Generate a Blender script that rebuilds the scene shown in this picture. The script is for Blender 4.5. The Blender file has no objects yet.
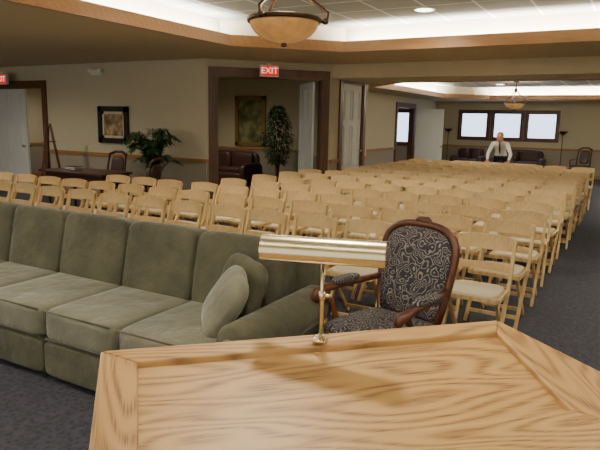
import bpy, bmesh, math, random
from mathutils import Vector, Matrix, Euler
random.seed(4)
PSI=math.radians(29.5)
# ---------------------------------------------------------------- materials
def newmat(name):
    m=bpy.data.materials.new(name); m.use_nodes=True
    nt=m.node_tree; b=nt.nodes['Principled BSDF']
    return m,nt,b
def srgb(r,g,b):
    f=lambda c:(c/255/12.92) if c/255<=0.04045 else ((c/255+0.055)/1.055)**2.4
    return (f(r),f(g),f(b),1)
def plain(name,col,rough=0.6,metal=0,bump=0,bscale=200,var=0.0,vscale=5,sheen=0,emit=None,estr=0,bdist=0.02,detail=4):
    m,nt,b=newmat(name)
    b.inputs['Base Color'].default_value=col
    b.inputs['Roughness'].default_value=rough
    b.inputs['Metallic'].default_value=metal
    if sheen:
        b.inputs['Sheen Weight'].default_value=sheen
        b.inputs['Sheen Roughness'].default_value=0.4
        b.inputs['Sheen Tint'].default_value=(1,.97,.88,1)
    tc=nt.nodes.new('ShaderNodeTexCoord')
    if var:
        n=nt.nodes.new('ShaderNodeTexNoise'); n.inputs['Scale'].default_value=vscale; n.inputs['Detail'].default_value=4
        nt.links.new(tc.outputs['Object'],n.inputs['Vector'])
        mx=nt.nodes.new('ShaderNodeMix'); mx.data_type='RGBA'
        mx.inputs[6].default_value=[c*(1-var) for c in col[:3]]+[1]
        mx.inputs[7].default_value=[min(1,c*(1+var)) for c in col[:3]]+[1]
        mr=nt.nodes.new('ShaderNodeMapRange'); mr.inputs['From Min'].default_value=.3; mr.inputs['From Max'].default_value=.7
        nt.links.new(n.outputs['Fac'],mr.inputs['Value'])
        nt.links.new(mr.outputs[0],mx.inputs[0]); nt.links.new(mx.outputs[2],b.inputs['Base Color'])
    if bump:
        n=nt.nodes.new('ShaderNodeTexNoise'); n.inputs['Scale'].default_value=bscale; n.inputs['Detail'].default_value=detail
        nt.links.new(tc.outputs['Object'],n.inputs['Vector'])
        bp=nt.nodes.new('ShaderNodeBump'); bp.inputs['Strength'].default_value=bump; bp.inputs['Distance'].default_value=bdist
        nt.links.new(n.outputs['Fac'],bp.inputs['Height']); nt.links.new(bp.outputs['Normal'],b.inputs['Normal'])
    if emit:
        b.inputs['Emission Color'].default_value=emit; b.inputs['Emission Strength'].default_value=estr
    return m
def wood(name,c1,c2,axis='X',rough=0.4,ringscale=6,grain=60,dist=3.0,tilt=0.12,stren=1.0,off=(0,0.2,0.6)):
    m,nt,b=newmat(name); L=nt.links
    tc=nt.nodes.new('ShaderNodeTexCoord'); mp=nt.nodes.new('ShaderNodeMapping')
    mp.inputs['Location'].default_value=off
    mp.inputs['Rotation'].default_value=(0,tilt if axis=='X' else 0,tilt)
    sc={'X':(0.35,1,1),'Y':(1,0.35,1),'Z':(1,1,0.35)}[axis]
    mp.inputs['Scale'].default_value=sc
    L.new(tc.outputs['Object'],mp.inputs['Vector'])
    w=nt.nodes.new('ShaderNodeTexWave'); w.wave_type='RINGS'; w.rings_direction=axis
    w.inputs['Scale'].default_value=ringscale; w.inputs['Distortion'].default_value=dist
    w.inputs['Detail'].default_value=3; w.inputs['Detail Scale'].default_value=2.0
    L.new(mp.outputs['Vector'],w.inputs['Vector'])
    mp2=nt.nodes.new('ShaderNodeMapping')
    mp2.inputs['Scale'].default_value={'X':(4,grain*2,grain*2),'Y':(grain*2,4,grain*2),'Z':(grain*2,grain*2,4)}[axis]
    L.new(tc.outputs['Object'],mp2.inputs['Vector'])
    n=nt.nodes.new('ShaderNodeTexNoise'); n.inputs['Scale'].default_value=1; n.inputs['Detail'].default_value=3
    L.new(mp2.outputs['Vector'],n.inputs['Vector'])
    ma=nt.nodes.new('ShaderNodeMath'); ma.operation='MULTIPLY_ADD'; ma.inputs[1].default_value=0.55*stren; ma.inputs[2].default_value=0
    L.new(w.outputs['Fac'],ma.inputs[0])
    mb_=nt.nodes.new('ShaderNodeMath'); mb_.operation='MULTIPLY_ADD'; mb_.inputs[1].default_value=0.6
    L.new(n.outputs['Fac'],mb_.inputs[0]); L.new(ma.outputs[0],mb_.inputs[2])
    cr=nt.nodes.new('ShaderNodeValToRGB')
    cr.color_ramp.elements[0].position=0.25; cr.color_ramp.elements[0].color=c1
    cr.color_ramp.elements[1].position=0.8; cr.color_ramp.elements[1].color=c2
    L.new(mb_.outputs[0],cr.inputs['Fac']); L.new(cr.outputs['Color'],b.inputs['Base Color'])
    b.inputs['Roughness'].default_value=rough
    return m
def oak(name,light,mid,dark,along='X',rough=0.42):
    m,nt,b=newmat(name); L=nt.links; N=nt.nodes.new
    tc=N('ShaderNodeTexCoord'); sp=N('ShaderNodeSeparateXYZ'); L.new(tc.outputs['Object'],sp.inputs[0])
    a,c=('X','Y') if along=='X' else ('Y','X')
    cb=N('ShaderNodeCombineXYZ'); L.new(sp.outputs[a],cb.inputs[0]); L.new(sp.outputs[c],cb.inputs[1])
    mp=N('ShaderNodeMapping'); mp.inputs['Scale'].default_value=(1.3,8,1); L.new(cb.outputs[0],mp.inputs['Vector'])
    n1=N('ShaderNodeTexNoise'); n1.inputs['Scale'].default_value=1; n1.inputs['Detail'].default_value=2; n1.inputs['Roughness'].default_value=.3; L.new(mp.outputs[0],n1.inputs['Vector'])
    mu=N('ShaderNodeMath'); mu.operation='MULTIPLY'; mu.inputs[1].default_value=115; L.new(n1.outputs['Fac'],mu.inputs[0])
    si=N('ShaderNodeMath'); si.operation='SINE'; L.new(mu.outputs[0],si.inputs[0])
    mr=N('ShaderNodeMapRange'); mr.inputs['From Min'].default_value=-1; L.new(si.outputs[0],mr.inputs['Value'])
    po=N('ShaderNodeMath'); po.operation='POWER'; po.inputs[1].default_value=1.6; L.new(mr.outputs[0],po.inputs[0])
    mp2=N('ShaderNodeMapping'); mp2.inputs['Scale'].default_value=(12,330,1); L.new(cb.outputs[0],mp2.inputs['Vector'])
    n2=N('ShaderNodeTexNoise'); n2.inputs['Scale'].default_value=1; n2.inputs['Detail'].default_value=3; L.new(mp2.outputs[0],n2.inputs['Vector'])
    m1=N('ShaderNodeMath'); m1.operation='MULTIPLY'; L.new(po.outputs[0],m1.inputs[0])
    mr2=N('ShaderNodeMapRange'); mr2.inputs['From Min'].default_value=.35; mr2.inputs['From Max'].default_value=.65; mr2.inputs['To Min'].default_value=.2; mr2.inputs['To Max'].default_value=1.0; L.new(n2.outputs['Fac'],mr2.inputs['Value'])
    L.new(mr2.outputs[0],m1.inputs[1])
    n3=N('ShaderNodeTexNoise'); n3.inputs['Scale'].default_value=1.6; L.new(mp.outputs[0],n3.inputs['Vector'])
    x1=N('ShaderNodeMix'); x1.data_type='RGBA'; x1.inputs[6].default_value=light; x1.inputs[7].default_value=mid; L.new(n3.outputs['Fac'],x1.inputs[0])
    x2=N('ShaderNodeMix'); x2.data_type='RGBA'; L.new(m1.outputs[0],x2.inputs[0]); L.new(x1.outputs[2],x2.inputs[6]); x2.inputs[7].default_value=dark
    L.new(x2.outputs[2],b.inputs['Base Color']); b.inputs['Roughness'].default_value=rough
    return m
M={}
M['oak']=oak('oak_lectern',srgb(212,170,106),srgb(188,142,82),srgb(128,86,44),'X')
M['oak_y']=oak('oak_lectern_side',srgb(202,158,96),srgb(180,134,76),srgb(124,82,42),'Y')
M['chairwood']=wood('beech_chair',srgb(222,190,132),srgb(190,152,96),'Z',0.4,5,40,2,0.1,0.5)
M['trim']=wood('oak_trim',srgb(168,120,70),srgb(128,86,46),'X',0.4,4,30,2,0.1,0.2)
M['darktrim']=wood('dark_door_trim',srgb(104,70,46),srgb(72,44,30),'Z',0.4,4,30,2,0.1,0.5)
M['darkwood']=wood('mahogany',srgb(74,42,28),srgb(40,22,16),'Z',0.3,6,40,2,0.1,0.6)
M['redwood']=wood('walnut_armchair',srgb(108,60,34),srgb(62,32,20),'Z',0.3,6,40,2,0.1,0.6)
M['seatpad']=plain('beige_vinyl',srgb(216,200,164),0.5,0,0.1,60)
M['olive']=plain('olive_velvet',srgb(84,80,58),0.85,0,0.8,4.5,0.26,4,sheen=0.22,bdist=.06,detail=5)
M['olive2']=plain('olive_velvet_seat_lit',srgb(116,112,90),0.8,0,0.7,4,0.2,4,sheen=0.5,bdist=.06,detail=5)  # paler olive: light caught by the seats put into the colour; pillow shares it
M['brass']=plain('polished_brass',srgb(224,206,164),0.25,1)
M['bronze']=plain('aged_bronze',srgb(84,60,40),0.4,0.8)
M['black']=plain('black_frame',srgb(26,22,20),0.4)
M['gold']=plain('gold_frame',srgb(150,118,66),0.45,0.3)
M['white']=plain('white_door_paint',srgb(216,218,212),0.5)
M['cream']=plain('cream_ceiling',srgb(200,184,148),0.8,var=0.03)
M['covewhite']=plain('cove_paint',srgb(238,232,212),0.8)
M['soil']=plain('soil',srgb(50,36,26),0.9)
M['pot']=plain('ceramic_pot',srgb(70,62,52),0.4)
M['leaf']=plain('leaf_green',srgb(70,104,56),0.5,var=0.4,vscale=8)
M['leafd']=plain('leaf_dark',srgb(44,68,40),0.5,var=0.4,vscale=8)
M['bark']=plain('bark',srgb(92,72,50),0.9)
M['darkred']=plain('dark_leather',srgb(62,36,30),0.45)
M['glassbowl']=plain('amber_alabaster',srgb(180,130,72),0.35,var=0.35,vscale=9,emit=srgb(225,165,95),estr=0.30)
M['lampglow']=plain('can_light_lens',(1,1,1,1),0.5,emit=(1,0.95,0.85,1),estr=9)
M['blind']=plain('window_daylight',srgb(200,215,240),0.6,emit=srgb(205,220,252),estr=3.2)
M['signred']=plain('exit_sign_red',srgb(190,34,26),0.5,emit=srgb(220,44,30),estr=0.8)
M['signwhite']=plain('exit_sign_letters',srgb(255,220,210),0.5,emit=srgb(255,200,190),estr=1.1)
M['shirt']=plain('white_shirt',srgb(228,228,226),0.8)
M['trouser']=plain('dark_trousers',srgb(34,34,42),0.85)
M['skin']=plain('skin',srgb(210,152,120),0.55)
M['hair']=plain('grey_hair',srgb(104,90,78),0.8)
M['tie']=plain('dark_tie',srgb(60,30,34),0.6)
M['shoe']=plain('black_shoe',srgb(18,16,16),0.35)
M['cloth']=plain('tan_tablecloth',srgb(206,178,128),0.8)
M['paper']=plain('paper',srgb(230,228,220),0.8)
def wallmat():
    m,nt,b=newmat('wall_paint'); L=nt.links
    g=nt.nodes.new('ShaderNodeNewGeometry'); s=nt.nodes.new('ShaderNodeSeparateXYZ')
    L.new(g.outputs['Position'],s.inputs[0])
    r=nt.nodes.new('ShaderNodeMath'); r.operation='GREATER_THAN'; r.inputs[1].default_value=0.88
    L.new(s.outputs['Z'],r.inputs[0])
    mx=nt.nodes.new('ShaderNodeMix'); mx.data_type='RGBA'
    mx.inputs[6].default_value=srgb(154,144,124); mx.inputs[7].default_value=srgb(194,184,154)
    L.new(r.outputs[0],mx.inputs[0])
    n=nt.nodes.new('ShaderNodeTexNoise'); n.inputs['Scale'].default_value=40; L.new(g.outputs['Position'],n.inputs['Vector'])
    bp=nt.nodes.new('ShaderNodeBump'); bp.inputs['Strength'].default_value=0.1; L.new(n.outputs['Fac'],bp.inputs['Height']); L.new(bp.outputs['Normal'],b.inputs['Normal'])
    L.new(mx.outputs[2],b.inputs['Base Color']); b.inputs['Roughness'].default_value=0.85
    return m
M['wall']=wallmat()
def carpet():
    m,nt,b=newmat('carpet'); L=nt.links
    tc=nt.nodes.new('ShaderNodeTexCoord')
    v=nt.nodes.new('ShaderNodeTexVoronoi'); v.inputs['Scale'].default_value=34; L.new(tc.outputs['Object'],v.inputs['Vector'])
    n=nt.nodes.new('ShaderNodeTexNoise'); n.inputs['Scale'].default_value=160; L.new(tc.outputs['Object'],n.inputs['Vector'])
    a=nt.nodes.new('ShaderNodeMath'); a.operation='MULTIPLY'; L.new(v.outputs['Distance'],a.inputs[0]); L.new(n.outputs['Fac'],a.inputs[1])
    cr=nt.nodes.new('ShaderNodeValToRGB'); cr.color_ramp.elements[0].position=0.05; cr.color_ramp.elements[0].color=srgb(48,48,56)
    cr.color_ramp.elements[1].position=0.45; cr.color_ramp.elements[1].color=srgb(74,73,80)
    L.new(a.outputs[0],cr.inputs['Fac']); L.new(cr.outputs['Color'],b.inputs['Base Color']); b.inputs['Roughness'].default_value=0.95
    return m
M['carpet']=carpet()
def tiles():
    m,nt,b=newmat('acoustic_tile'); L=nt.links
    tc=nt.nodes.new('ShaderNodeTexCoord')
    br=nt.nodes.new('ShaderNodeTexBrick'); br.offset=0; br.inputs['Scale'].default_value=1
    br.inputs['Brick Width'].default_value=0.61; br.inputs['Row Height'].default_value=0.61
    br.inputs['Mortar Size'].default_value=0.016; br.inputs['Mortar Smooth'].default_value=0.0
    br.inputs['Color1'].default_value=srgb(178,184,182); br.inputs['Color2'].default_value=srgb(168,175,174); br.inputs['Mortar'].default_value=srgb(238,240,238)
    L.new(tc.outputs['Object'],br.inputs['Vector']); L.new(br.outputs['Color'],b.inputs['Base Color']); b.inputs['Roughness'].default_value=0.9
    return m
M['tile']=tiles()
def paisley():
    m,nt,b=newmat('paisley_fabric'); L=nt.links
    tc=nt.nodes.new('ShaderNodeTexCoord')
    n=nt.nodes.new('ShaderNodeTexNoise'); n.inputs['Scale'].default_value=10; L.new(tc.outputs['Object'],n.inputs['Vector'])
    vm=nt.nodes.new('ShaderNodeMix'); vm.data_type='RGBA'; vm.blend_type='ADD'; vm.inputs[0].default_value=0.10
    L.new(tc.outputs['Object'],vm.inputs[6]); L.new(n.outputs['Color'],vm.inputs[7])
    v=nt.nodes.new('ShaderNodeTexVoronoi'); v.inputs['Scale'].default_value=15; L.new(vm.outputs[2],v.inputs['Vector'])
    s=nt.nodes.new('ShaderNodeMath'); s.operation='MULTIPLY'; s.inputs[1].default_value=30; L.new(v.outputs['Distance'],s.inputs[0])
    si=nt.nodes.new('ShaderNodeMath'); si.operation='SINE'; L.new(s.outputs[0],si.inputs[0])
    cr=nt.nodes.new('ShaderNodeValToRGB'); cr.color_ramp.elements[0].position=0.25; cr.color_ramp.elements[0].color=srgb(48,44,50)
    cr.color_ramp.elements[1].position=0.95; cr.color_ramp.elements[1].color=srgb(142,132,120)
    L.new(si.outputs[0],cr.inputs['Fac']); L.new(cr.outputs['Color'],b.inputs['Base Color']); b.inputs['Roughness'].default_value=0.8
    return m
M['paisley']=paisley()
def painting(name,ca,cb,cc,sc=5):
    m,nt,b=newmat(name); L=nt.links
    tc=nt.nodes.new('ShaderNodeTexCoord')
    n=nt.nodes.new('ShaderNodeTexNoise'); n.inputs['Scale'].default_value=sc; n.inputs['Detail'].default_value=6; L.new(tc.outputs['Object'],n.inputs['Vector'])
    cr=nt.nodes.new('ShaderNodeValToRGB'); cr.color_ramp.elements[0].position=0.35; cr.color_ramp.elements[0].color=ca
    cr.color_ramp.elements[1].position=0.65; cr.color_ramp.elements[1].color=cc
    e=cr.color_ramp.elements.new(0.5); e.color=cb
    L.new(n.outputs['Fac'],cr.inputs['Fac']); L.new(cr.outputs['Color'],b.inputs['Base Color']); b.inputs['Roughness'].default_value=0.5
    return m
M['art1']=painting('landscape_art',srgb(52,60,42),srgb(150,120,80),srgb(200,176,136))
M['art2']=painting('portrait_art',srgb(54,64,40),srgb(106,108,66),srgb(160,152,100),3)

# ---------------------------------------------------------------- mesh builder
class MB:
    def __init__(s): s.bm=bmesh.new(); s.mats=[]
    def mi(s,k):
        if k not in s.mats: s.mats.append(k)
        return s.mats.index(k)
    def _add(s,vs,fs,k,smooth=False):
        bv=[s.bm.verts.new(v) for v in vs]; i=s.mi(k)
        for f in fs:
            try:
                fc=s.bm.faces.new([bv[j] for j in f]); fc.material_index=i; fc.smooth=smooth
            except ValueError: pass
        return bv
    def box(s,c,size,k,R=None):
        c=Vector(c); h=Vector(size)/2; vs=[]
        for z in(-1,1):
            for y in(-1,1):
                for x in(-1,1):
                    v=Vector((x*h.x,y*h.y,z*h.z))
                    if R: v=R@v
                    vs.append(c+v)
        s._add(vs,[(0,2,3,1),(4,5,7,6),(0,1,5,4),(2,6,7,3),(0,4,6,2),(1,3,7,5)],k)
    def bx(s,x0,x1,y0,y1,z0,z1,k):
        s.box(((x0+x1)/2,(y0+y1)/2,(z0+z1)/2),(abs(x1-x0),abs(y1-y0),abs(z1-z0)),k)
    def beam(s,p0,p1,w,h,k,side=(1,0,0)):
        p0=Vector(p0);p1=Vector(p1);d=(p1-p0).normalized(); sx=Vector(side); sx=(sx-d*sx.dot(d)).normalized(); t=d.cross(sx)
        vs=[]
        for p in(p0,p1):
            for a,b in((-1,-1),(1,-1),(1,1),(-1,1)): vs.append(p+sx*a*w/2+t*b*h/2)
        s._add(vs,[(3,2,1,0),(4,5,6,7),(0,1,5,4),(1,2,6,5),(2,3,7,6),(3,0,4,7)],k)
    def prism(s,top,down,k):
        n=len(top); top=[Vector(p) for p in top]
        if callable(down): bot=[down(p) for p in top]
        else: bot=[p+Vector(down) for p in top]
        fs=[tuple(range(n)),tuple(reversed(range(n,2*n)))]
        for i in range(n): j=(i+1)%n; fs.append((i,i+n,j+n,j))
        s._add(top+bot,fs,k)
    def lathe(s,prof,c,k,n=24,smooth=True,R=None):
        c=Vector(c); vs=[]
        for r,z in prof:
            for i in range(n):
                a=2*math.pi*i/n; v=Vector((r*math.cos(a),r*math.sin(a),z))
                if R: v=R@v
                vs.append(c+v)
        fs=[]
        for j in range(len(prof)-1):
            for i in range(n):
                a=j*n+i;b=j*n+(i+1)%n; fs.append((a,b,b+n,a+n))
        fs.append(tuple(reversed(range(n)))); fs.append(tuple(range((len(prof)-1)*n,len(prof)*n)))
        s._add(vs,fs,k,smooth)
    def tube(s,pts,rad,k,n=10,smooth=True):
        pts=[Vector(p) for p in pts]; m=len(pts)
        if not hasattr(rad,'__len__'): rad=[rad]*m
        vs=[]; prev=None
        for i,p in enumerate(pts):
            d=(pts[min(i+1,m-1)]-pts[max(i-1,0)]).normalized()
            ref=prev if prev else (Vector((1,0,0)) if abs(d.x)<0.9 else Vector((0,1,0)))
            sx=(ref-d*ref.dot(d)).normalized(); prev=sx; t=d.cross(sx)
            for j in range(n):
                a=2*math.pi*j/n; vs.append(p+(sx*math.cos(a)+t*math.sin(a))*rad[i])
        fs=[]
        for i in range(m-1):
            for j in range(n):
                a=i*n+j;b=i*n+(j+1)%n; fs.append((a,b,b+n,a+n))
        fs.append(tuple(reversed(range(n)))); fs.append(tuple(range((m-1)*n,m*n)))
        s._add(vs,fs,k,smooth)
    def cush(s,c,size,k,e=5,n=8,R=None,fn=None):
        c=Vector(c); idx={}; vs=[]; fs=[]
        def vid(a,b,d):
            key=(a,b,d)
            if key not in idx:
                v=Vector((a,b,d))/n*2-Vector((1,1,1))
                if e>5.5: v=Vector([math.copysign(abs(t)**0.6,t) for t in v])
                mx=max(abs(v.x),abs(v.y),abs(v.z)); nm=(abs(v.x)**e+abs(v.y)**e+abs(v.z)**e)**(1/e)
                v=v*(mx/nm)
                if fn: v=fn(v)
                v=Vector((v.x*size[0]/2,v.y*size[1]/2,v.z*size[2]/2))
                if R: v=R@v
                idx[key]=len(vs); vs.append(c+v)
            return idx[key]
        for a in range(n):
            for b in range(n):
                fs.append((vid(a,b,0),vid(a,b+1,0),vid(a+1,b+1,0),vid(a+1,b,0)))
                fs.append((vid(a,b,n),vid(a+1,b,n),vid(a+1,b+1,n),vid(a,b+1,n)))
                fs.append((vid(a,0,b),vid(a+1,0,b),vid(a+1,0,b+1),vid(a,0,b+1)))
                fs.append((vid(a,n,b),vid(a,n,b+1),vid(a+1,n,b+1),vid(a+1,n,b)))
                fs.append((vid(0,a,b),vid(0,a,b+1),vid(0,a+1,b+1),vid(0,a+1,b)))
                fs.append((vid(n,a,b),vid(n,a+1,b),vid(n,a+1,b+1),vid(n,a,b+1)))
        s._add(vs,fs,k,True)
    def mesh(s,name):
        bmesh.ops.recalc_face_normals(s.bm,faces=s.bm.faces)
        me=bpy.data.meshes.new(name); s.bm.to_mesh(me); s.bm.free()
        for k in s.mats: me.materials.append(M[k])
        return me
    def finish(s,name,loc=(0,0,0),rz=0,parent=None,bevel=0):
        me=s.mesh(name); o=bpy.data.objects.new(name,me); bpy.context.collection.objects.link(o)
        o.location=loc; o.rotation_euler=(0,0,rz)
        if parent: o.parent=parent
        if bevel:
            b=o.modifiers.new('bevel','BEVEL'); b.width=bevel; b.segments=2; b.limit_method='ANGLE'; b.angle_limit=math.radians(40)
        return o
def link(name,me,loc,rz=0):
    o=bpy.data.objects.new(name,me); bpy.context.collection.objects.link(o); o.location=loc; o.rotation_euler=(0,0,rz); return o

# ---------------------------------------------------------------- room
ZS=2.70; ZS2=2.45
mb=MB(); mb.bx(-14.1,4.2,-2.5,21.2,-0.1,0,'carpet'); mb.finish('floor')
def wall(name,p0,p1,h,ops=(),t=0.12,rail=True,side=1,base=True,z0=0):
    p0=Vector((p0[0],p0[1],0)); p1=Vector((p1[0],p1[1],0)); d=(p1-p0); Ln=d.length; d.normalize()
    nrm=Vector((-d.y,d.x,0))*side; ang=math.atan2(d.y,d.x); R=Matrix.Rotation(ang,3,'Z')
    mb=MB(); tr=MB()
    def seg(a,b,za,zb):
        if b-a<1e-4 or zb-za<1e-4: return
        c=p0+d*(a+b)/2-nrm*t/2; mb.box((c.x,c.y,(za+zb)/2),(b-a,t,zb-za),'wall',R)
    cur=0
    segs=[]
    for (a,b,za,zb) in sorted(ops):
        seg(cur,a,z0,h); segs.append((cur,a)); seg(a,b,z0,za); seg(a,b,zb,h)
        if za>0.95: segs.append((a,b))
        cur=b
    seg(cur,Ln,z0,h); segs.append((cur,Ln))
    o=mb.finish(name)
    has=False
    for a,b in segs:
        if b-a<0.03: continue
        if rail:
            c=p0+d*(a+b)/2+nrm*0.012; tr.box((c.x,c.y,0.9),(b-a,0.03,0.07),'trim',R); has=True
        if base:
            c=p0+d*(a+b)/2+nrm*0.01; tr.box((c.x,c.y,0.06),(b-a,0.025,0.12),'trim',R); has=True
    if has: tr.finish('baseboard_'+name.replace('wall_',''))
    return p0,d,nrm,R
def casing(name,p0,d,nrm,R,a,b,ztop,w=0.12,k='darktrim',t=0.12,zb=0,sill=False,both=True):
    mb=MB()
    for s_ in ([1,-1] if both else [1]):
        off=nrm*0.015 if s_==1 else -nrm*(t+0.015)
        for x in(a-w/2,b+w/2):
            c=p0+d*x+off; mb.box((c.x,c.y,(zb+ztop)/2),(w,0.04,ztop-zb),k,R)
        c=p0+d*(a+b)/2+off; mb.box((c.x,c.y,ztop+w/2),(b-a+2*w,0.05,w),k,R)
    for x in(a+0.01,b-0.01):
        c=p0+d*x-nrm*t/2; mb.box((c.x,c.y,(zb+ztop)/2),(0.03,t+0.02,ztop-zb),k,R)
    c=p0+d*(a+b)/2-nrm*t/2; mb.box((c.x,c.y,ztop-0.01),(b-a,t+0.02,0.03),k,R)
    return mb.finish(name)
def panel_door(name,w,h,loc,rz,k='white'):
    mb=MB(); mb.bx(0,w,-0.02,0.02,0.01,h,k)
    for sy in(-1,1):
        for (za,zb) in((0.12,0.28),(0.32,0.66),(0.70,0.95)):
            for (xa,xb) in((0.13,0.46),(0.54,0.87)):
                x0=w*xa;x1=w*xb;z0=h*za;z1=h*zb
                for q in((x0,x1,z0,z0+.015),(x0,x1,z1-.015,z1),(x0,x0+.015,z0,z1),(x1-.015,x1,z0,z1)):
                    mb.bx(q[0],q[1],sy*0.02,sy*0.03,q[2],q[3],k)
                mb.bx(x0+.04,x1-.04,sy*0.02,sy*0.028,z0+.04,z1-.04,k)
        mb.lathe([(0.001,0),(0.012,0.0),(0.012,0.04),(0.028,0.05),(0.03,0.065),(0.02,0.08),(0.001,0.082)],(w*0.93,sy*0.02,h*0.44),'brass',12,R=Matrix.Rotation(-sy*math.pi/2,3,'X'))
    return mb.finish(name,loc,rz)
pA=wall('wall_left_alcove',(-6.73,8.38),(-14,8.38),ZS,[(11.15-6.73,12.95-6.73,0,2.25)])
casing('trim_1',*pA,11.15-6.73,12.95-6.73,2.25,0.14)
pB=wall('wall_diagonal',(-5.06,10.05),(-6.73,8.38),ZS,[(0.2,2.16,0,2.42)])
casing('trim_2',*pB,0.2,2.16,2.42,0.15)
pC=wall('wall_side',(-5.06,11.8),(-5.06,10.05),ZS,[(0.3,1.3,0,2.42)])
casing('trim_3',*pC,0.3,1.3,2.42,0.13)
wall('wall_jog',(-6.3,11.8),(-5.18,11.8),ZS,side=1,rail=True)
pD=wall('wall_left_rear',(-6.3,21),(-6.3,11.8),ZS,[(21-18.4,21-16.9,0,2.15)])
casing('trim_4',*pD,21-18.4,21-16.9,2.15,0.12)
WX=[(-5.45,-4.50),(-4.34,-3.39),(-3.23,-2.28)]
pF=wall('wall_far',(4,21),(-10,21),ZS,[(4-b,4-a,1.2,2.08) for a,b in reversed(WX)]+[(4+7.1,4+7.9,0.9,2.1)])
wall('wall_inner_back',(-6.42,12.8),(-10.6,12.8),ZS)
wall('wall_inner_left',(-10.6,12.8),(-10.6,8.5),ZS)
wall('wall_outer_left',(-14,11.3),(-14,-2.4),ZS)
wall('wall_right',(4,-2.4),(4,21),ZS)
wall('wall_hall_back',(-10.72,11.2),(-14,11.2),ZS)
wall('wall_vestibule',(-10,21),(-10,13),ZS)
def window(name,x0,x1,z0,z1,w=0.08):
    mb=MB()
    mb.bx(x0,x1,21.05,21.06,z0,z1,'blind')
    mb.bx(x0-w,x1+w,20.955,21.01,z1,z1+w,'darktrim'); mb.bx(x0-w,x1+w,20.955,21.01,z0-w,z0,'darktrim')
    mb.bx(x0-w,x0,20.965,21.01,z0,z1,'darktrim'); mb.bx(x1,x1+w,20.965,21.01,z0,z1,'darktrim')
    q=0.05
    mb.bx(x0,x0+q,21.0,21.04,z0,z1,'darktrim'); mb.bx(x1-q,x1,21.0,21.04,z0,z1,'darktrim'); mb.bx(x0,x1,21.0,21.04,z0,z0+q,'darktrim'); mb.bx(x0,x1,21.0,21.04,z1-q,z1,'darktrim')
    for i in range(12):
        z=z0+(i+0.5)*(z1-z0)/12; mb.bx(x0,x1,21.02,21.035,z-0.004,z+0.004,'white')
    mb.finish(name)
for i,(a,b) in enumerate(WX): window('window_%d'%(i+1),a+0.005,b-0.005,1.2,2.08)
window('window_4',-7.9+.02,-7.1-.02,0.92,2.08)
def octo(x0,x1,y0,y1,c): return [(x0+c,y0),(x1-c,y0),(x1,y0+c),(x1,y1-c),(x1-c,y1),(x0+c,y1),(x0,y1-c),(x0,y0+c)]
def holed(name,outer,hole,z,k):
    bm=bmesh.new()
    def loop(pts):
        vs=[bm.verts.new((x,y,z)) for x,y in pts]; return [bm.edges.new((vs[i],vs[(i+1)%len(vs)])) for i in range(len(vs))]
    e=loop(outer)+loop(hole)
    bmesh.ops.triangle_fill(bm,use_beauty=True,edges=e,use_dissolve=False)
    me=bpy.data.meshes.new(name); bm.to_mesh(me); bm.free(); me.materials.append(M[k])
    o=bpy.data.objects.new(name,me); bpy.context.collection.objects.link(o); return o
def ringwall(mb,poly,z0,z1,k,th=0.04,grow=0.0):
    n=len(poly)
    for i in range(n):
        a=Vector((*poly[i],0)); b=Vector((*poly[(i+1)%n],0)); d=(b-a).normalized(); nr=Vector((d.y,-d.x,0))
        ang=math.atan2(d.y,d.x); c=(a+b)/2+nr*(th/2); c.z=(z0+z1)/2
        mb.box(c,((b-a).length+th*0.8,th,z1-z0),k,Matrix.Rotation(ang,3,'Z'))
COVE=3.4
def tray(tag,x0,x1,y0,y1,c,z,zt,fh,g,outer):
    holed('ceiling_soffit_'+tag,outer,octo(x0,x1,y0,y1,c),z,'cream')
    mb=MB(); ringwall(mb,octo(x0,x1,y0,y1,c),z-0.015,z+fh,'trim',0.05); mb.finish('trim_tray_'+tag)
    mb=MB(); ringwall(mb,octo(x0-g,x1+g,y0-g,y1+g,c+g*0.6),z+0.01,zt+0.02,'covewhite',0.05); mb.finish('ceiling_cove_'+tag)
    mb=MB(); mb.bx(x0-g,x1+g,y0-g,y1+g,zt,zt+0.05,'tile'); mb.finish('ceiling_tray_'+tag)
    for (px,py,sx,sy) in(((x0+x1)/2,y1+g/2,x1-x0-2*c,0.1),((x0+x1)/2,y0-g/2,x1-x0-2*c,0.1),(x0-g/2,(y0+y1)/2,0.1,y1-y0-2*c),(x1+g/2,(y0+y1)/2,0.1,y1-y0-2*c)):
        l=bpy.data.lights.new('cove_light','AREA'); l.shape='RECTANGLE'; l.size=sx; l.size_y=sy; l.energy=9*max(sx,sy)*COVE; l.color=(1,0.94,0.84)
        o=bpy.data.objects.new('cove_light',l); bpy.context.collection.objects.link(o); o.location=(px,py,z+0.06); o.rotation_euler=(math.pi,0,0)
T1=(-5.15,3.2,-0.3,8.2); T2=(-5.2,2.5,11.3,19.1)
tray('main',*T1,1.2,ZS,3.08,0.14,0.28,[(-14,-2.5),(4.2,-2.5),(4.2,10.1),(-14,10.1)])
tray('rear',*T2,1.1,ZS2,2.80,0.12,0.25,[(-6.3,10.2),(4.2,10.2),(4.2,21.1),(-6.3,21.1)])
mb=MB(); mb.bx(-14.1,-5.1,10.1,11.75,ZS,ZS+0.05,'cream'); mb.bx(-14.1,-6.3,11.7,21.1,ZS,ZS+.05,'cream'); mb.bx(-5.2,4.2,10.06,10.2,ZS2,ZS+.03,'cream');mb.finish('ceiling')
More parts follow.
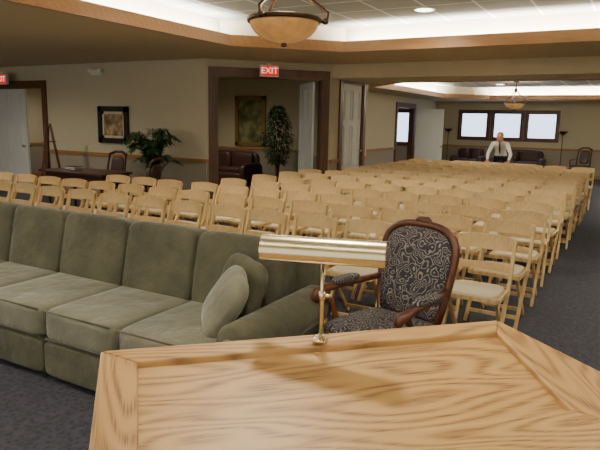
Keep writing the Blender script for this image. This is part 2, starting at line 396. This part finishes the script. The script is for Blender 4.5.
def can(x,y,z,e=60,r=0.11):
    mb=MB(); mb.lathe([(r+0.03,0),(r+0.03,-0.01),(r+0.01,-0.014),(r,-.012)],(0,0,0),'white',24)
    mb.lathe([(0.001,-0.014),(r,-0.0145),(r,-0.013)],(0,0,-.002),'lampglow',24)
    mb.finish('recessed_light',(x,y,z))
    l=bpy.data.lights.new('can_bulb','SPOT'); l.energy=e; l.spot_size=math.radians(165); l.spot_blend=0.8; l.shadow_soft_size=0.1; l.color=(1,0.91,0.77)
    o=bpy.data.objects.new('can_bulb',l); bpy.context.collection.objects.link(o); o.location=(x,y,z-0.03)
for x,y in((-2.5,7.5),(0.4,6.4),(-4.2,5.4),(1.2,2.5),(-3.9,1.2),(-0.9,1.6)): can(x,y,3.08,165)
for x,y in((-3.5,13.5),(0,13.5),(-3.5,17.5),(0,17.5)): can(x,y,2.80,140)
for x,y,e in((-8,4.8,150),(-10.5,6.0,200),(-8.6,10.2,220),(-8,18.5,140),(-12.4,9.7,120),(-7.5,1.5,100)): can(x,y,ZS,e)  # the inner-room can is an added light, put in to brighten that room
def pendant(x,y,zb,zc,s=1):
    mb=MB(); r=0.3*s
    mb.lathe([(0.012,-0.035*s),(0.03*s,-0.02*s),(0.02*s,0.0)],(0,0,0),'bronze',16)
    prof=[(0.01,0)]+[(r*math.sin(a),r*0.62*(1-math.cos(a))) for a in [math.radians(q) for q in range(10,91,8)]]
    mb.lathe(prof,(0,0,0),'glassbowl',36)
    zt=prof[-1][1]
    mb.lathe([(r*0.98,zt-0.01),(r*1.06,zt-0.015),(r*1.08,zt+0.01),(r*1.0,zt+0.025),(r*0.96,zt+0.01)],(0,0,0),'bronze',36)
    for i in range(3):
        a=2*math.pi*i/3+0.5; ca,sa=math.cos(a),math.sin(a)
        pts=[(ca*r*q,sa*r*q,zz) for q,zz in((1.02,zt),(1.22,zt+0.0),(1.25,zt+0.06),(1.05,zt+0.1),(0.7,zt+0.16),(0.3,zt+0.26),(0.05,zt+0.33))]
        mb.tube(pts,0.014*s,'bronze',8)
        mb.cush((ca*r*1.18,sa*r*1.18,zt),(0.05,0.05,0.05),'bronze',2,4)
    mb.lathe([(0.01,zt+0.26),(0.045*s,zt+0.3),(0.05*s,zt+0.34),(0.02*s,zt+0.4),(0.012,zc-zb-0.05),(0.012,zc-zb-0.04),(0.07,zc-zb-0.03),(0.075,zc-zb)],(0,0,0),'bronze',16)
    mb.finish('pendant_bowl_light',(x,y,zb))
    l=bpy.data.lights.new('pendant_bulb','POINT'); l.energy=30; l.shadow_soft_size=0.15; l.color=(1,0.85,0.65)
    o=bpy.data.objects.new('pendant_bulb',l); bpy.context.collection.objects.link(o); o.location=(x,y,zb+zt+0.08)
pendant(-2.36,3.87,2.22,3.08,0.86)
pendant(-2.9,16.6,2.08,2.80,0.85)
panel_door('door_1',1.15,2.22,(-12.93,8.43,0),0)
panel_door('door_2',0.95,2.38,(-5.38,9.93,0),math.radians(135))
panel_door('door_3',0.95,2.38,(-6.72,8.62,0),math.radians(135))
panel_door('door_4',0.98,2.4,(-5.10,10.51,0),math.radians(90))
panel_door('door_5',0.9,2.12,(-6.22,18.45,0),math.radians(33))
def exit_sign(loc,rz,s=1.0):
    mb=MB(); mb.bx(-.17*s,.17*s,-.03,.03,-.1*s,.1*s,'white'); mb.bx(-.155*s,.155*s,-.034,-.03,-.085*s,.085*s,'signred'); mb.bx(-.03,.03,-.02,.02,.1*s,.13*s,'white')
    o=mb.finish('exit_sign',loc,rz)
    c=bpy.data.curves.new('letters','FONT'); c.body='EXIT'; c.size=0.15*s; c.align_x='CENTER'; c.align_y='CENTER'; c.extrude=0.002; c.materials.append(M['signwhite'])
    t=bpy.data.objects.new('letters',c); bpy.context.collection.objects.link(t); t.parent=o; t.location=(0,-.037,0); t.rotation_euler=(math.pi/2,0,0)
exit_sign((-5.69,8.85,2.50),math.radians(45),0.98)
exit_sign((-12.1,8.1,2.41),0,1.1)
mb=MB(); mb.bx(-.16,.16,-.04,.0,-.05,.05,'white'); mb.cush((-.13,-.06,.03),(.1,.08,.08),'covewhite',3,6); mb.cush((.13,-.06,.03),(.1,.08,.08),'covewhite',3,6); mb.finish('emergency_light',(-9.45,8.38,2.52))
mb=MB(); mb.bx(-.06,.06,-.03,0,-.05,.05,'white'); mb.bx(-.04,.04,-.035,-.03,0,.03,'paper'); mb.finish('thermostat',(-6.3,14.2,1.5),math.radians(90))
def picture(name,w,h,loc,rz,frame,art,fw=0.07,mat=0.0):
    mb=MB(); mb.bx(-w/2,w/2,-0.02,0,-h/2,h/2,art)
    if mat:
        for q in((-w/2+fw,w/2-fw,h/2-fw-mat,h/2-fw),(-w/2+fw,w/2-fw,-h/2+fw,-h/2+fw+mat),(-w/2+fw,-w/2+fw+mat,-h/2+fw,h/2-fw),(w/2-fw-mat,w/2-fw,-h/2+fw,h/2-fw)): mb.bx(q[0],q[1],-.024,-.018,q[2],q[3],'seatpad')
    mb.bx(-w/2,w/2,-.05,0,h/2-fw,h/2,frame);mb.bx(-w/2,w/2,-.05,0,-h/2,-h/2+fw,frame);mb.bx(-w/2,-w/2+fw,-.05,0,-h/2,h/2,frame);mb.bx(w/2-fw,w/2,-.05,0,-h/2,h/2,frame)
    mb.finish(name,loc,rz)
picture('framed_landscape_picture',0.82,0.72,(-9.02,8.375,1.50),0,'black','art1',0.10,0.05)
picture('framed_portrait_painting',0.95,1.28,(-8.78,12.795,1.62),0,'gold','art2',0.10)

# ---------------------------------------------------------------- folding chairs
def chair_mesh():
    mb=MB(); w=0.205
    for s_ in(-1,1):
        mb.beam((s_*w,0.24,0.80),(s_*w,0.155,0.50),0.024,0.04,'chairwood'); mb.beam((s_*w,0.155,0.50),(s_*w,-0.20,0.0),0.024,0.04,'chairwood')
        mb.beam((s_*(w-.03),-0.14,0.43),(s_*(w-.03),0.25,0.0),0.022,0.036,'chairwood')
        mb.beam((s_*(w-.03),-0.2,0.435),(s_*(w-.03),0.17,0.425),0.022,0.035,'chairwood')
    for z0,z1,y in((0.72,0.815,0.235),(0.565,0.62,0.175)):
        n=8
        top=[];bot=[]
        for i in range(n+1):
            x=-w-.012+(2*w+.024)*i/n; yy=y+0.03*(1-(x/w)**2); cr=0.014*(1-(x/w)**2) if z1>0.7 else 0
            top.append((x,yy,z1+cr)); bot.append((x,yy,z0))
        for i in range(n):
            a,b,c,d=Vector(top[i]),Vector(top[i+1]),Vector(bot[i+1]),Vector(bot[i]); o=Vector((0,0.016,0))
            lean=Vector((0,(-0.02 if z1>0.7 else -0.01),0)); c=c+lean; d=d+lean
            mb._add([a,b,c,d,a+o,b+o,c+o,d+o],[(0,1,2,3),(7,6,5,4),(0,4,5,1),(3,2,6,7),(0,3,7,4),(1,5,6,2)],'chairwood')
    mb.cush((0,-0.02,0.455),(0.37,0.37,0.045),'seatpad',5,6)
    mb.bx(-.2,.2,-.215,-.185,.425,.455,'chairwood'); mb.bx(-.2,.2,.15,.175,.425,.455,'chairwood')
    for s_ in(-1,1): mb.bx(s_*.2-.012,s_*.2+.012,-.2,.16,.425,.455,'chairwood')
    mb.beam((-w,-.135,.09),(w,-.135,.09),0.03,0.018,'chairwood',side=(0,0,1)); mb.beam((-w+.03,.19,.066),(w-.03,.19,.066),0.03,0.018,'chairwood',side=(0,0,1))
    return mb.mesh('folding_chair')
CH=chair_mesh()
rows=[4.3+0.74*j for j in range(13)]
for j,y in enumerate(rows):
    kmax=9 if y<9.3 else 8
    for k in range(kmax):
        link('folding_chair',CH,(-0.9-0.5*k+random.uniform(-.02,.02),y+random.uniform(-.03,.03),0),random.uniform(-.07,.07))
for j in range(3):
    for k in range(6):
        if j==2 and k>2: continue
        link('folding_chair',CH,(-5.45-0.5*k,4.3+0.74*j+random.uniform(-.02,.02),0),random.uniform(-.05,.05))

# ---------------------------------------------------------------- sofa
mb=MB()
xs=[-5.5,-4.95,-4.38,-3.76,-3.09,-2.46,-1.78]; SX0,SX1=xs[0],-1.56
bfn=lambda v:Vector((v.x,v.y*(1+.12*(1-v.x**2)),v.z*(1+.03*(1-v.x**2))))
for i in range(6):
    a,b=xs[i],xs[i+1]; c=(a+b)/2; wd=b-a
    mb.cush((c,2.70,0.155),(wd-.008,0.95,0.25),'olive',14,8)
    mb.cush((c,2.245,0.155),(wd-.016,0.05,0.22),'olive',10,6)
    mb.cush((c,2.63,0.375),(wd-.006,0.84,0.20),'olive2',9,10,fn=lambda v:Vector((v.x,v.y,v.z*(1+.08*(1-v.x**2)*(1-v.y**2)))))
    R=Matrix.Rotation(math.radians(-12),3,'X')
    mb.cush((c,3.02,0.655),(wd-.006,0.25,0.52),'olive',8,12,R=R,fn=bfn)
    for zz in(.285,.465): mb.tube([(a+.03,2.225,zz),(b-.03,2.225,zz)],.006,'olive',6)
mb.cush(((SX0+SX1)/2-.03,3.17,0.46),(SX1-SX0-.1,0.14,0.80),'olive',12,10,R=Matrix.Rotation(math.radians(-7),3,'X'))
ax=SX1-0.10
mb.cush((ax-.02,2.7,0.27),(0.20,0.94,0.50),'olive',9,10)
Rx=Matrix.Rotation(math.pi/2,3,'X')
mb.lathe([(0.001,-0.47),(0.09,-0.47),(0.112,-0.455),(0.12,-0.43),(0.12,0.42),(0.10,0.45),(0.001,0.46)],(ax+.01,2.7,0.52),'olive',28,R=Rx)
mb.lathe([(0.001,0.0),(0.045,0.0),(0.055,0.006),(0.001,0.012)],(ax+.01,2.23,0.52),'olive2',20,R=Rx)
mb.cush((ax,2.235,0.25),(0.18,0.05,0.5),'olive',8,8)
mb.cush((SX0-.1,2.7,0.3),(0.2,0.94,0.6),'olive',7,8)
for x in(SX0,-4.3,-3.0,SX1-.12):
    for y in(2.32,3.08): mb.lathe([(0.02,0),(0.03,0.05)],(x,y,0),'darkwood',10)
mb.finish('sectional_sofa')
def pf(v): 
    q=1-0.28*(abs(v.x)**2+abs(v.y)**2)/2
    s=1+0.10*(abs(v.x*v.y)); return Vector((v.x*s,v.y*s,v.z*q))
mb=MB(); mb.cush((0,0,0),(0.38,0.38,0.15),'olive2',3.2,12,fn=pf)
o=mb.finish('throw_pillow',(-1.93,2.56,0.63)); o.rotation_euler=Euler((math.radians(58),math.radians(14),math.radians(-50)))
mb=MB(); mb.cush((0,0,0),(0.38,0.38,0.14),'olive',3.2,12,fn=pf)
o=mb.finish('throw_pillow',(-1.96,2.76,0.655)); o.rotation_euler=Euler((math.radians(72),math.radians(8),math.radians(-22)))

# ---------------------------------------------------------------- armchair
mb=MB()
tilt=math.radians(-12)
def bk(x,z,y=0):
    v=Matrix.Rotation(tilt,3,'X')@Vector((x,y,z)); return Vector((v.x,v.y+0.22,v.z+0.42))
outl=[]
for q in range(41):
    a=math.pi*q/40
    outl.append((0.26*math.copysign(abs(math.cos(a))**0.7,math.cos(a)),0.44+0.19*abs(math.sin(a))**0.8))
outl=[(0.215,0.04),(0.235,0.16),(0.252,0.30)]+outl+[(-0.252,0.30),(-0.235,0.16),(-0.215,0.04)]
n=len(outl)
def ringpts(s_,y): return [bk(x*s_,0.32+(z-0.32)*s_,y) for x,z in outl]
rings=[ringpts(0.93,-0.015),ringpts(0.85,-0.045),ringpts(0.6,-0.065),ringpts(0.3,-0.07),ringpts(0.02,-0.072)]
allv=[p for r in rings for p in r]; fs=[]
for j in range(len(rings)-1):
    for i in range(n): k=(i+1)%n; fs.append((j*n+i,j*n+k,(j+1)*n+k,(j+1)*n+i))
mb._add(allv,fs,'paisley',True)
rb=[ringpts(0.93,0.02),ringpts(0.5,0.035),ringpts(0.02,0.038)]
allv=[p for r in rb for p in r]; fs=[]
for j in range(2):
    for i in range(n): k=(i+1)%n; fs.append((j*n+i,(j+1)*n+i,(j+1)*n+k,j*n+k))
mb._add(allv,fs,'paisley',True)
mb.tube([bk(x,z) for x,z in outl]+[bk(*outl[0])],0.024,'redwood',10)
mb.tube([bk(-.07,.635),bk(-.03,.655),bk(.03,.655),bk(.07,.635)],[.01,.024,.024,.01],'redwood',8)
def trap(v): return Vector((v.x*(1-0.08*(v.y+1)/2),v.y,v.z))
mb.cush((0,-.03,.42),(.56,.54,.14),'paisley',5,10,fn=trap)
mb.cush((0,-.03,.345),(.58,.56,.07),'redwood',9,8,fn=trap)
for s_ in(-1,1):
    mb.tube([(s_*.25,-.27,.36),(s_*.28,-.30,.26),(s_*.265,-.28,.12),(s_*.27,-.31,.03),(s_*.275,-.33,.0)],[.035,.032,.02,.018,.026],'redwood',10)
    mb.tube([(s_*.22,.22,.45),(s_*.225,.25,.2),(s_*.23,.33,.0)],[.026,.022,.018],'redwood',10)
    pb=bk(s_*.25,.26)
    mb.tube([pb,(s_*.28,.12,.665),(s_*.30,-.05,.665),(s_*.31,-.2,.655),(s_*.31,-.27,.645),(s_*.305,-.29,.615),(s_*.30,-.27,.59)],[.02,.022,.024,.026,.03,.026,.016],'redwood',10)
    mb.tube([(s_*.305,-.22,.64),(s_*.29,-.15,.56),(s_*.275,-.13,.48),(s_*.27,-.16,.36)],[.02,.018,.02,.026],'redwood',10)
    mb.cush((s_*.295,-.02,.69),(.07,.24,.05),'paisley',3,8)
mb.finish('armchair',(-1.19,3.15,0),math.radians(-16))

# ---------------------------------------------------------------- lectern
SL=0.25; ZF=1.20
def P(u,w,dz=0): return Vector((u,w,ZF+SL*w+dz))
UR=0.885; 
O=[(0,0),(UR,0),(UR+.285,-.50),(-.01,-.50)]; I=[(0.07,-.045),(0.855,-.045),(0.855,-.295),(0.07,-.295)]
def pr(mb,pts,k,dz=0,th=.035): mb.prism([P(u,w,dz) for u,w in pts],(0,0,-th),k)
lect=bpy.data.objects.new('lectern',None); bpy.context.collection.objects.link(lect); lect.location=(-.867,.75,0); lect.rotation_euler=(0,0,math.radians(44.8))
mb=MB(); pr(mb,[(.06,-.305),(.865,-.305),(.865,-.035),(.06,-.035)],'oak',-.012,.02); mb.finish('writing_panel',parent=lect)
for nm,pts,k in(('rim_far',[I[0],I[1],O[1],O[0]],'oak'),('rim_near',[O[3],O[2],I[2],I[3]],'oak'),('rim_left',[O[3],I[3],I[0],O[0]],'oak_y'),('rim_right',[I[2],O[2],O[1],I[1]],'oak_y')):
    mb=MB(); pr(mb,pts,k); mb.finish(nm,parent=lect,bevel=.004)
mb=MB()
tp=[(.03,-.03),(.86,-.03),(.98,-.46),(.03,-.46)]
mb.prism([P(u,w,-.034) for u,w in reversed(tp)],lambda p:Vector((p.x,p.y,0.1)),'oak_y')
mb.prism([Vector((u,w,.1)) for u,w in ((.0,-.485),(1.02,-.485),(.9,0),(0,0))],(0,0,-.1),'oak')
for z0,z1 in((.2,.26),(1.02,1.08)): mb.bx(.09,.80,-.03,-.012,z0,z1,'oak')
for x in(.09,.76): mb.bx(x,x+.05,-.03,-.012,.2,1.08,'oak_y')
for z0,z1 in((.2,.26),(.95,1.01)): mb.bx(.018,.03,-.42,-.07,z0,z1,'oak')
for y in(-.42,-.12): mb.bx(.018,.03,y,y+.05,.2,1.01,'oak_y')
mb.finish('cabinet',parent=lect,bevel=.004)
mb=MB()
mb.lathe([(.001,0),(.014,0),(.014,.004),(.007,.008),(.005,.012)],(0,0,0),'brass',20)
mb.cush((0,-.010,.004),(.03,.042,.007),'brass',5,6)
mb.tube([(0,0,.008),(0,.001,.09),(0,.002,.182)],.0045,'brass',12)
mb.lathe([(.005,0),(.008,.004),(.008,.016),(.005,.02)],(0,.001,.085),'brass',16)
mb.cush((.011,.001,.095),(.014,.007,.007),'brass',3,6)
mb.cush((0,.002,.184),(.020,.014,.014),'brass',3,8)
h=.129; r=.029; segs=18; Rt=Matrix.Rotation(math.radians(28),3,'X')
def arc(r_,x):
    out=[]
    for i in range(segs+1):
        a=math.radians(-8+196*i/segs); out.append(Rt@Vector((x,math.cos(a)*r_*1.05,math.sin(a)*r_)) +Vector((0,-.004,.190)))
    return out
for ra in(r,r-.002):
    a=arc(ra,-h);b=arc(ra,h); mb._add(a+b,[(i,i+1,i+segs+2,i+segs+1) for i in range(segs)],'brass',True)
for x in(-h,h): mb._add(arc(r,x),[tuple(range(segs+1))],'brass')
for e in(0,segs): mb.tube([arc(r,-h)[e],arc(r,h)[e]],.0026,'brass',8)
mb.tube([(-.105,-.003,.196),(.105,-.003,.196)],.008,'white',12)
o=mb.finish('lectern_reading_lamp')
o.matrix_world=Matrix.Translation(Vector((-.867,.75,0.001))+Matrix.Rotation(math.radians(44.8),3,'Z')@P(.445,-.02))@Matrix.Rotation(math.radians(18),4,'Z')

# ---------------------------------------------------------------- left furniture
mb=MB()
mb.cush((0,0,.74),(1.5,.7,.04),'darkwood',14,8); mb.bx(-.68,.68,-.29,.29,.62,.72,'darkwood')
for sx in(-1,1):
    for sy in(-1,1):
        mb.tube([(sx*.64,sy*.26,.64),(sx*.68,sy*.29,.5),(sx*.63,sy*.26,.2),(sx*.68,sy*.29,0)],[.045,.04,.02,.028],'darkwood',10)
mb.finish('writing_desk',(-7.95,6.75,0))
mb=MB(); 
for i in range(5): mb.bx(-.12,.12,-.09,.09,i*.012,i*.012+.01,'paper' if i%2 else 'darkred')
mb.finish('guest_book',(-8.2,6.7,.762))
def side_chair(loc,rz):
    mb=MB(); mb.cush((0,0,.46),(.48,.46,.09),'darkred',5,8)
    mb.bx(-.23,.23,-.22,.22,.38,.42,'darkwood')
    for s_ in(-1,1):
        mb.tube([(s_*.21,-.2,.4),(s_*.22,-.22,.2),(s_*.21,-.23,0)],[.025,.02,.018],'darkwood')
        mb.tube([(s_*.2,.27,0),(s_*.2,.2,.4),(s_*.2,.24,.75),(s_*.19,.3,.98)],[.018,.024,.02,.018],'darkwood')
        mb.tube([(s_*.21,.21,.66),(s_*.24,0,.66),(s_*.24,-.17,.64),(s_*.22,-.15,.42)],.017,'darkwood')
    mb.tube([(-.2,.3,.97),(-.08,.32,1.02),(.08,.32,1.02),(.2,.3,.97)],.024,'darkwood')
    mb.cush((0,.265,.74),(.28,.05,.4),'darkred',4,8,R=Matrix.Rotation(math.radians(-13),3,'X'))
    mb.finish('side_chair',loc,rz)
side_chair((-6.75,6.75,0),math.radians(-75)); side_chair((-8.3,7.5,0),math.radians(5))
mb=MB()
mb.beam((-.25,0,0),(-.03,.12,1.5),.045,.03,'redwood'); mb.beam((.25,0,0),(.03,.12,1.5),.045,.03,'redwood'); mb.beam((0,.45,0),(0,.14,1.45),.035,.025,'redwood')
mb.beam((-.25,.03,.6),(.25,.03,.6),.06,.05,'redwood',side=(0,1,0)); mb.beam((-.12,.09,1.15),(.12,.09,1.15),.03,.02,'redwood',side=(0,1,0))
mb.finish('display_easel',(-9.95,7.6,0),math.radians(65))
def leaf(mb,p,d,l,w,k):
    d=Vector(d).normalized(); up=Vector((0,0,1)); s_=d.cross(up)
    if s_.length<.1: s_=Vector((1,0,0))
    s_.normalize(); nn=s_.cross(d)
    p=Vector(p); m=p+d*l*.5
    mb._add([p,m+s_*w/2+nn*w*.15,p+d*l,m-s_*w/2+nn*w*.15,m],[(0,1,4),(1,2,4),(2,3,4),(3,0,4)],k)
def pot(mb,r,h): mb.lathe([(r*.7,0),(r*.75,.02),(r,h*.9),(r*1.08,h*.92),(r*1.08,h),(r*.95,h),(r*.93,h-.03)],(0,0,0),'pot',24); mb.lathe([(.001,h-.03),(r*.93,h-.03)],(0,0,0),'soil',24)
mb=MB(); pot(mb,.2,.35)
for i in range(38):
    a=random.uniform(0,2*math.pi); R_=random.uniform(.15,.52); H=random.uniform(.85,1.45); 
    if R_<.3: H=random.uniform(1.2,1.5)
    pts=[]
    for q in range(7):
        t=q/6; rr=R_*t**1.4; z=.33+(H-.33)*math.sin(t*math.pi*.62)/1.0
        pts.append(Vector((rr*math.cos(a),rr*math.sin(a),z)))
    mb.tube(pts,[.008]*6+[.003],'leafd',5)
    for q in range(2,7):
        for e in range(4):
            p=pts[q-1].lerp(pts[q],e/4); dd=(pts[q]-pts[q-1]).normalized()
            sd=dd.cross(Vector((0,0,1))).normalized()
            for s_ in(-1,1): leaf(mb,p,dd*.6+sd*s_*.8+Vector((0,0,-.3)),random.uniform(.12,.2),.035,random.choice(['leaf','leafd']))
mb.finish('potted_palm',(-7.3,7.65,0))
def ficus(loc,H,Rr,n=1500):
    mb=MB(); pot(mb,.19,.32)
    for i in range(4):
        a=i*1.6; mb.tube([(0.03*math.cos(a),.03*math.sin(a),.28),(.05*math.cos(a+1),.05*math.sin(a+1),.7),(Rr*.5*math.cos(a),Rr*.5*math.sin(a),H*.75)],[.018,.015,.007],'bark',6)
    for i in range(n):
        z=random.uniform(.32*H,H); f=(z/H-.32)/.68; rm=Rr*math.sin(math.pi*min(1,.12+f*.85))**.7
        a=random.uniform(0,6.28); r_=rm*random.uniform(.2,1)**.6
        leaf(mb,(r_*math.cos(a),r_*math.sin(a),z),(math.cos(a)+random.uniform(-.6,.6),math.sin(a)+random.uniform(-.6,.6),random.uniform(-1,.1)),.12,.05,random.choice(['leaf','leafd','leafd']))
    mb.finish('potted_ficus_tree',loc)
ficus((-7.42,11.95,0),2.0,.33)
def loveseat(name,loc,rz,w=1.4,k='darkred',h=.85):
    mb=MB(); mb.cush((0,0,.25),(w,.8,.3),k,9,8)
    for s_ in(-1,1):
        mb.cush((s_*w*.22,-.05,.44),(w*.43,.6,.16),k,5,8); mb.cush((s_*w*.22,.27,.65),(w*.43,.22,.45),k,4,8)
        mb.cush((s_*(w/2),0,.34),(.18,.84,.56),k,5,8)
        for y in(-.35,.35): mb.lathe([(.02,0),(.03,.12)],(s_*w*.45,y,0),'darkwood',8)
    mb.cush((0,.36,.5),(w,.16,h-.1),k,6,8)
    mb.finish(name,loc,rz)
loveseat('leather_loveseat',(-8.8,11.75,0),0,1.5)
loveseat('dark_loveseat',(-3.3,20.2,0),0,1.5)
loveseat('dark_loveseat',(-4.9,20.2,0),0,.9)
def torch(x,y,H=1.5):
    mb=MB(); mb.lathe([(.001,0),(.14,0),(.14,.015),(.05,.035),(.015,.06),(.012,.5),(.02,.52),(.012,.54),(.012,H-.16),(.03,H-.14),(.02,H-.12)],(0,0,0),'bronze',20)
    mb.lathe([(.02,H-.12),(.08,H-.08),(.15,H-.01),(.16,H),(.14,H-.01),(.06,H-.07)],(0,0,0),'bronze',24)
    mb.finish('torchiere_floor_lamp',(x,y,0))
torch(-5.75,20.6); torch(-2.05,20.6)
side_chair((-1.4,19.6,0),math.radians(-20))
mb=MB(); mb.bx(-.95,.95,-.35,.35,.72,.75,'cloth'); mb.bx(-.94,.94,-.345,-.335,.25,.72,'cloth'); mb.bx(-.94,.94,.335,.345,.25,.72,'cloth'); mb.bx(-.945,-.935,-.345,.345,.25,.72,'cloth'); mb.bx(.935,.945,-.345,.345,.25,.72,'cloth')
for sx in(-1,1):
    for sy in(-1,1): mb.lathe([(.018,0),(.018,.72)],(sx*.88,sy*.28,0),'darkwood',8)
mb.finish('folding_table',(-2.95,14.5,0))
def man(loc,rz):
    J={'pel':(0,.10,.92,.135,.10),'sp':(0,.03,1.02,.13,.10),'ch':(0,-.07,1.14,.15,.11),'uc':(0,-.15,1.215,.14,.09),'nk':(0,-.21,1.27,.056,.056),'hd':(0,-.25,1.30,.055,.055)}
    E=[('pel','sp'),('sp','ch'),('ch','uc'),('uc','nk'),('nk','hd')]
    for s_,t in((-1,'L'),(1,'R')):
        J['sh'+t]=(s_*.17,-.16,1.19,.06,.06); J['el'+t]=(s_*.27,-.20,.95,.044,.044); J['wr'+t]=(s_*.25,-.38,.79,.03,.03)
        J['hp'+t]=(s_*.09,.12,.86,.09,.095); J['kn'+t]=(s_*.11,.10,.48,.062,.066); J['an'+t]=(s_*.12,.16,.1,.042,.045)
        E+=[('uc','sh'+t),('sh'+t,'el'+t),('el'+t,'wr'+t),('pel','hp'+t),('hp'+t,'kn'+t),('kn'+t,'an'+t)]
    ks=list(J); me=bpy.data.meshes.new('b'); me.from_pydata([J[k][:3] for k in ks],[(ks.index(a),ks.index(b)) for a,b in E],[])
    o=bpy.data.objects.new('tmp_body',me); bpy.context.collection.objects.link(o)
    o.modifiers.new('s','SKIN'); sv=me.skin_vertices[0].data
    for i,k in enumerate(ks): sv[i].radius=(J[k][3],J[k][4]); sv[i].use_root=(k=='pel')
    ss=o.modifiers.new('u','SUBSURF'); ss.levels=2; ss.render_levels=2
    dg=bpy.context.evaluated_depsgraph_get(); ev=o.evaluated_get(dg); m2=bpy.data.meshes.new_from_object(ev)
    bpy.data.objects.remove(o)
    m2.materials.clear()
    for k in('shirt','trouser','skin'): m2.materials.append(M[k])
    for p in m2.polygons:
        p.use_smooth=True; c=p.center
        mi=0
        if c.z<.90 and abs(c.x)<.2 and c.y>-.08: mi=1
        if c.z<.82 and c.y<-.33: mi=2
        if c.y<-.17 and c.z>1.255: mi=2
        p.material_index=mi
    root=bpy.data.objects.new('man',None); bpy.context.collection.objects.link(root); root.location=loc; root.rotation_euler=(0,0,rz)
    b=bpy.data.objects.new('body',m2); bpy.context.collection.objects.link(b); b.parent=root
    mb=MB(); Rh=Matrix.Rotation(math.radians(14),3,'X')
    hc=Vector((0,-.285,1.355))
    def hf(v):
        x=v.x*(1-.18*max(0,-v.z)); 
        return Vector((x,v.y*(1-.1*max(0,-v.z)),v.z))
    mb.cush(hc,(.155,.195,.23),'skin',2.3,14,R=Rh,fn=hf)
    mb.cush(hc+Rh@Vector((0,.03,.035)),(.166,.175,.185),'hair',2.3,12,R=Rh)
    mb.cush(hc+Rh@Vector((0,-.1,-.01)),(.03,.04,.05),'skin',2,6,R=Rh)
    for s_ in(-1,1):
        mb.cush(hc+Rh@Vector((s_*.078,.005,-.01)),(.02,.035,.06),'skin',2,6,R=Rh)
        mb.cush(hc+Rh@Vector((s_*.032,-.088,.015)),(.026,.014,.014),'paper',2,5,R=Rh)
        mb.cush(hc+Rh@Vector((s_*.032,-.093,.015)),(.011,.01,.011),'black',2,4,R=Rh)
        mb.cush(hc+Rh@Vector((s_*.032,-.093,.034)),(.036,.012,.008),'hair',2,4,R=Rh)
    mb.cush(hc+Rh@Vector((0,-.088,-.055)),(.05,.014,.012),'darkred',2,5,R=Rh)
    mb.finish('head',parent=root)
    mb=MB(); mb.lathe([(.07,-.02),(.066,.02),(.06,.02),(.06,-.02)],(0,-.195,1.25),'shirt',20,R=Matrix.Rotation(math.radians(40),3,'X'))
    mb.tube([(0,-.255,1.235),(0,-.252,1.18),(0,-.21,1.08),(0,-.12,.96)],[.012,.014,.022,.014],'tie',8); mb.finish('collar_and_tie',parent=root)
    for s_ in(-1,1):
        hx=s_*.245
        mb=MB(); mb.cush((hx,-.425,.772),(.085,.10,.03),'skin',3,8)
        for i,(dx,l) in enumerate(((-.032,.062),(-.011,.075),(.011,.07),(.031,.055))):
            x=hx+dx*-s_; mb.tube([(x,-.455,.775),(x+dx*.1,-.47-l*.4,.785),(x+dx*.2,-.47-l*.75,.772),(x+dx*.2,-.47-l,.76)],[.0095,.009,.008,.007],'skin',8)
        mb.tube([(hx-s_*.035,-.4,.772),(hx-s_*.06,-.43,.772),(hx-s_*.07,-.465,.762)],[.012,.01,.008],'skin',8)
        mb.finish('hand',parent=root)
        mb=MB(); mb.cush((s_*.12,.10,.045),(.1,.28,.09),'shoe',3,8,fn=lambda v:Vector((v.x,v.y,v.z*(1-.3*max(0,-v.y))))); mb.finish('shoe',parent=root)
man((-2.9,15.2,0),math.radians(3))

# ---------------------------------------------------------------- world + camera
w=bpy.data.worlds.new('World'); bpy.context.scene.world=w; w.use_nodes=True
bg=w.node_tree.nodes['Background']; bg.inputs[0].default_value=(1.0,0.96,0.89,1); bg.inputs[1].default_value=1.35
cam=bpy.data.cameras.new('camera'); co=bpy.data.objects.new('camera',cam); bpy.context.collection.objects.link(co)
cam.sensor_width=36; cam.lens=35.0; cam.clip_start=0.05
co.matrix_world=Matrix.Translation((0,0,1.65))@Matrix.Rotation(PSI,4,'Z')@Matrix.Rotation(math.radians(90-10.1),4,'X')@Matrix.Rotation(math.radians(1.2),4,'Z')
bpy.context.scene.camera=co
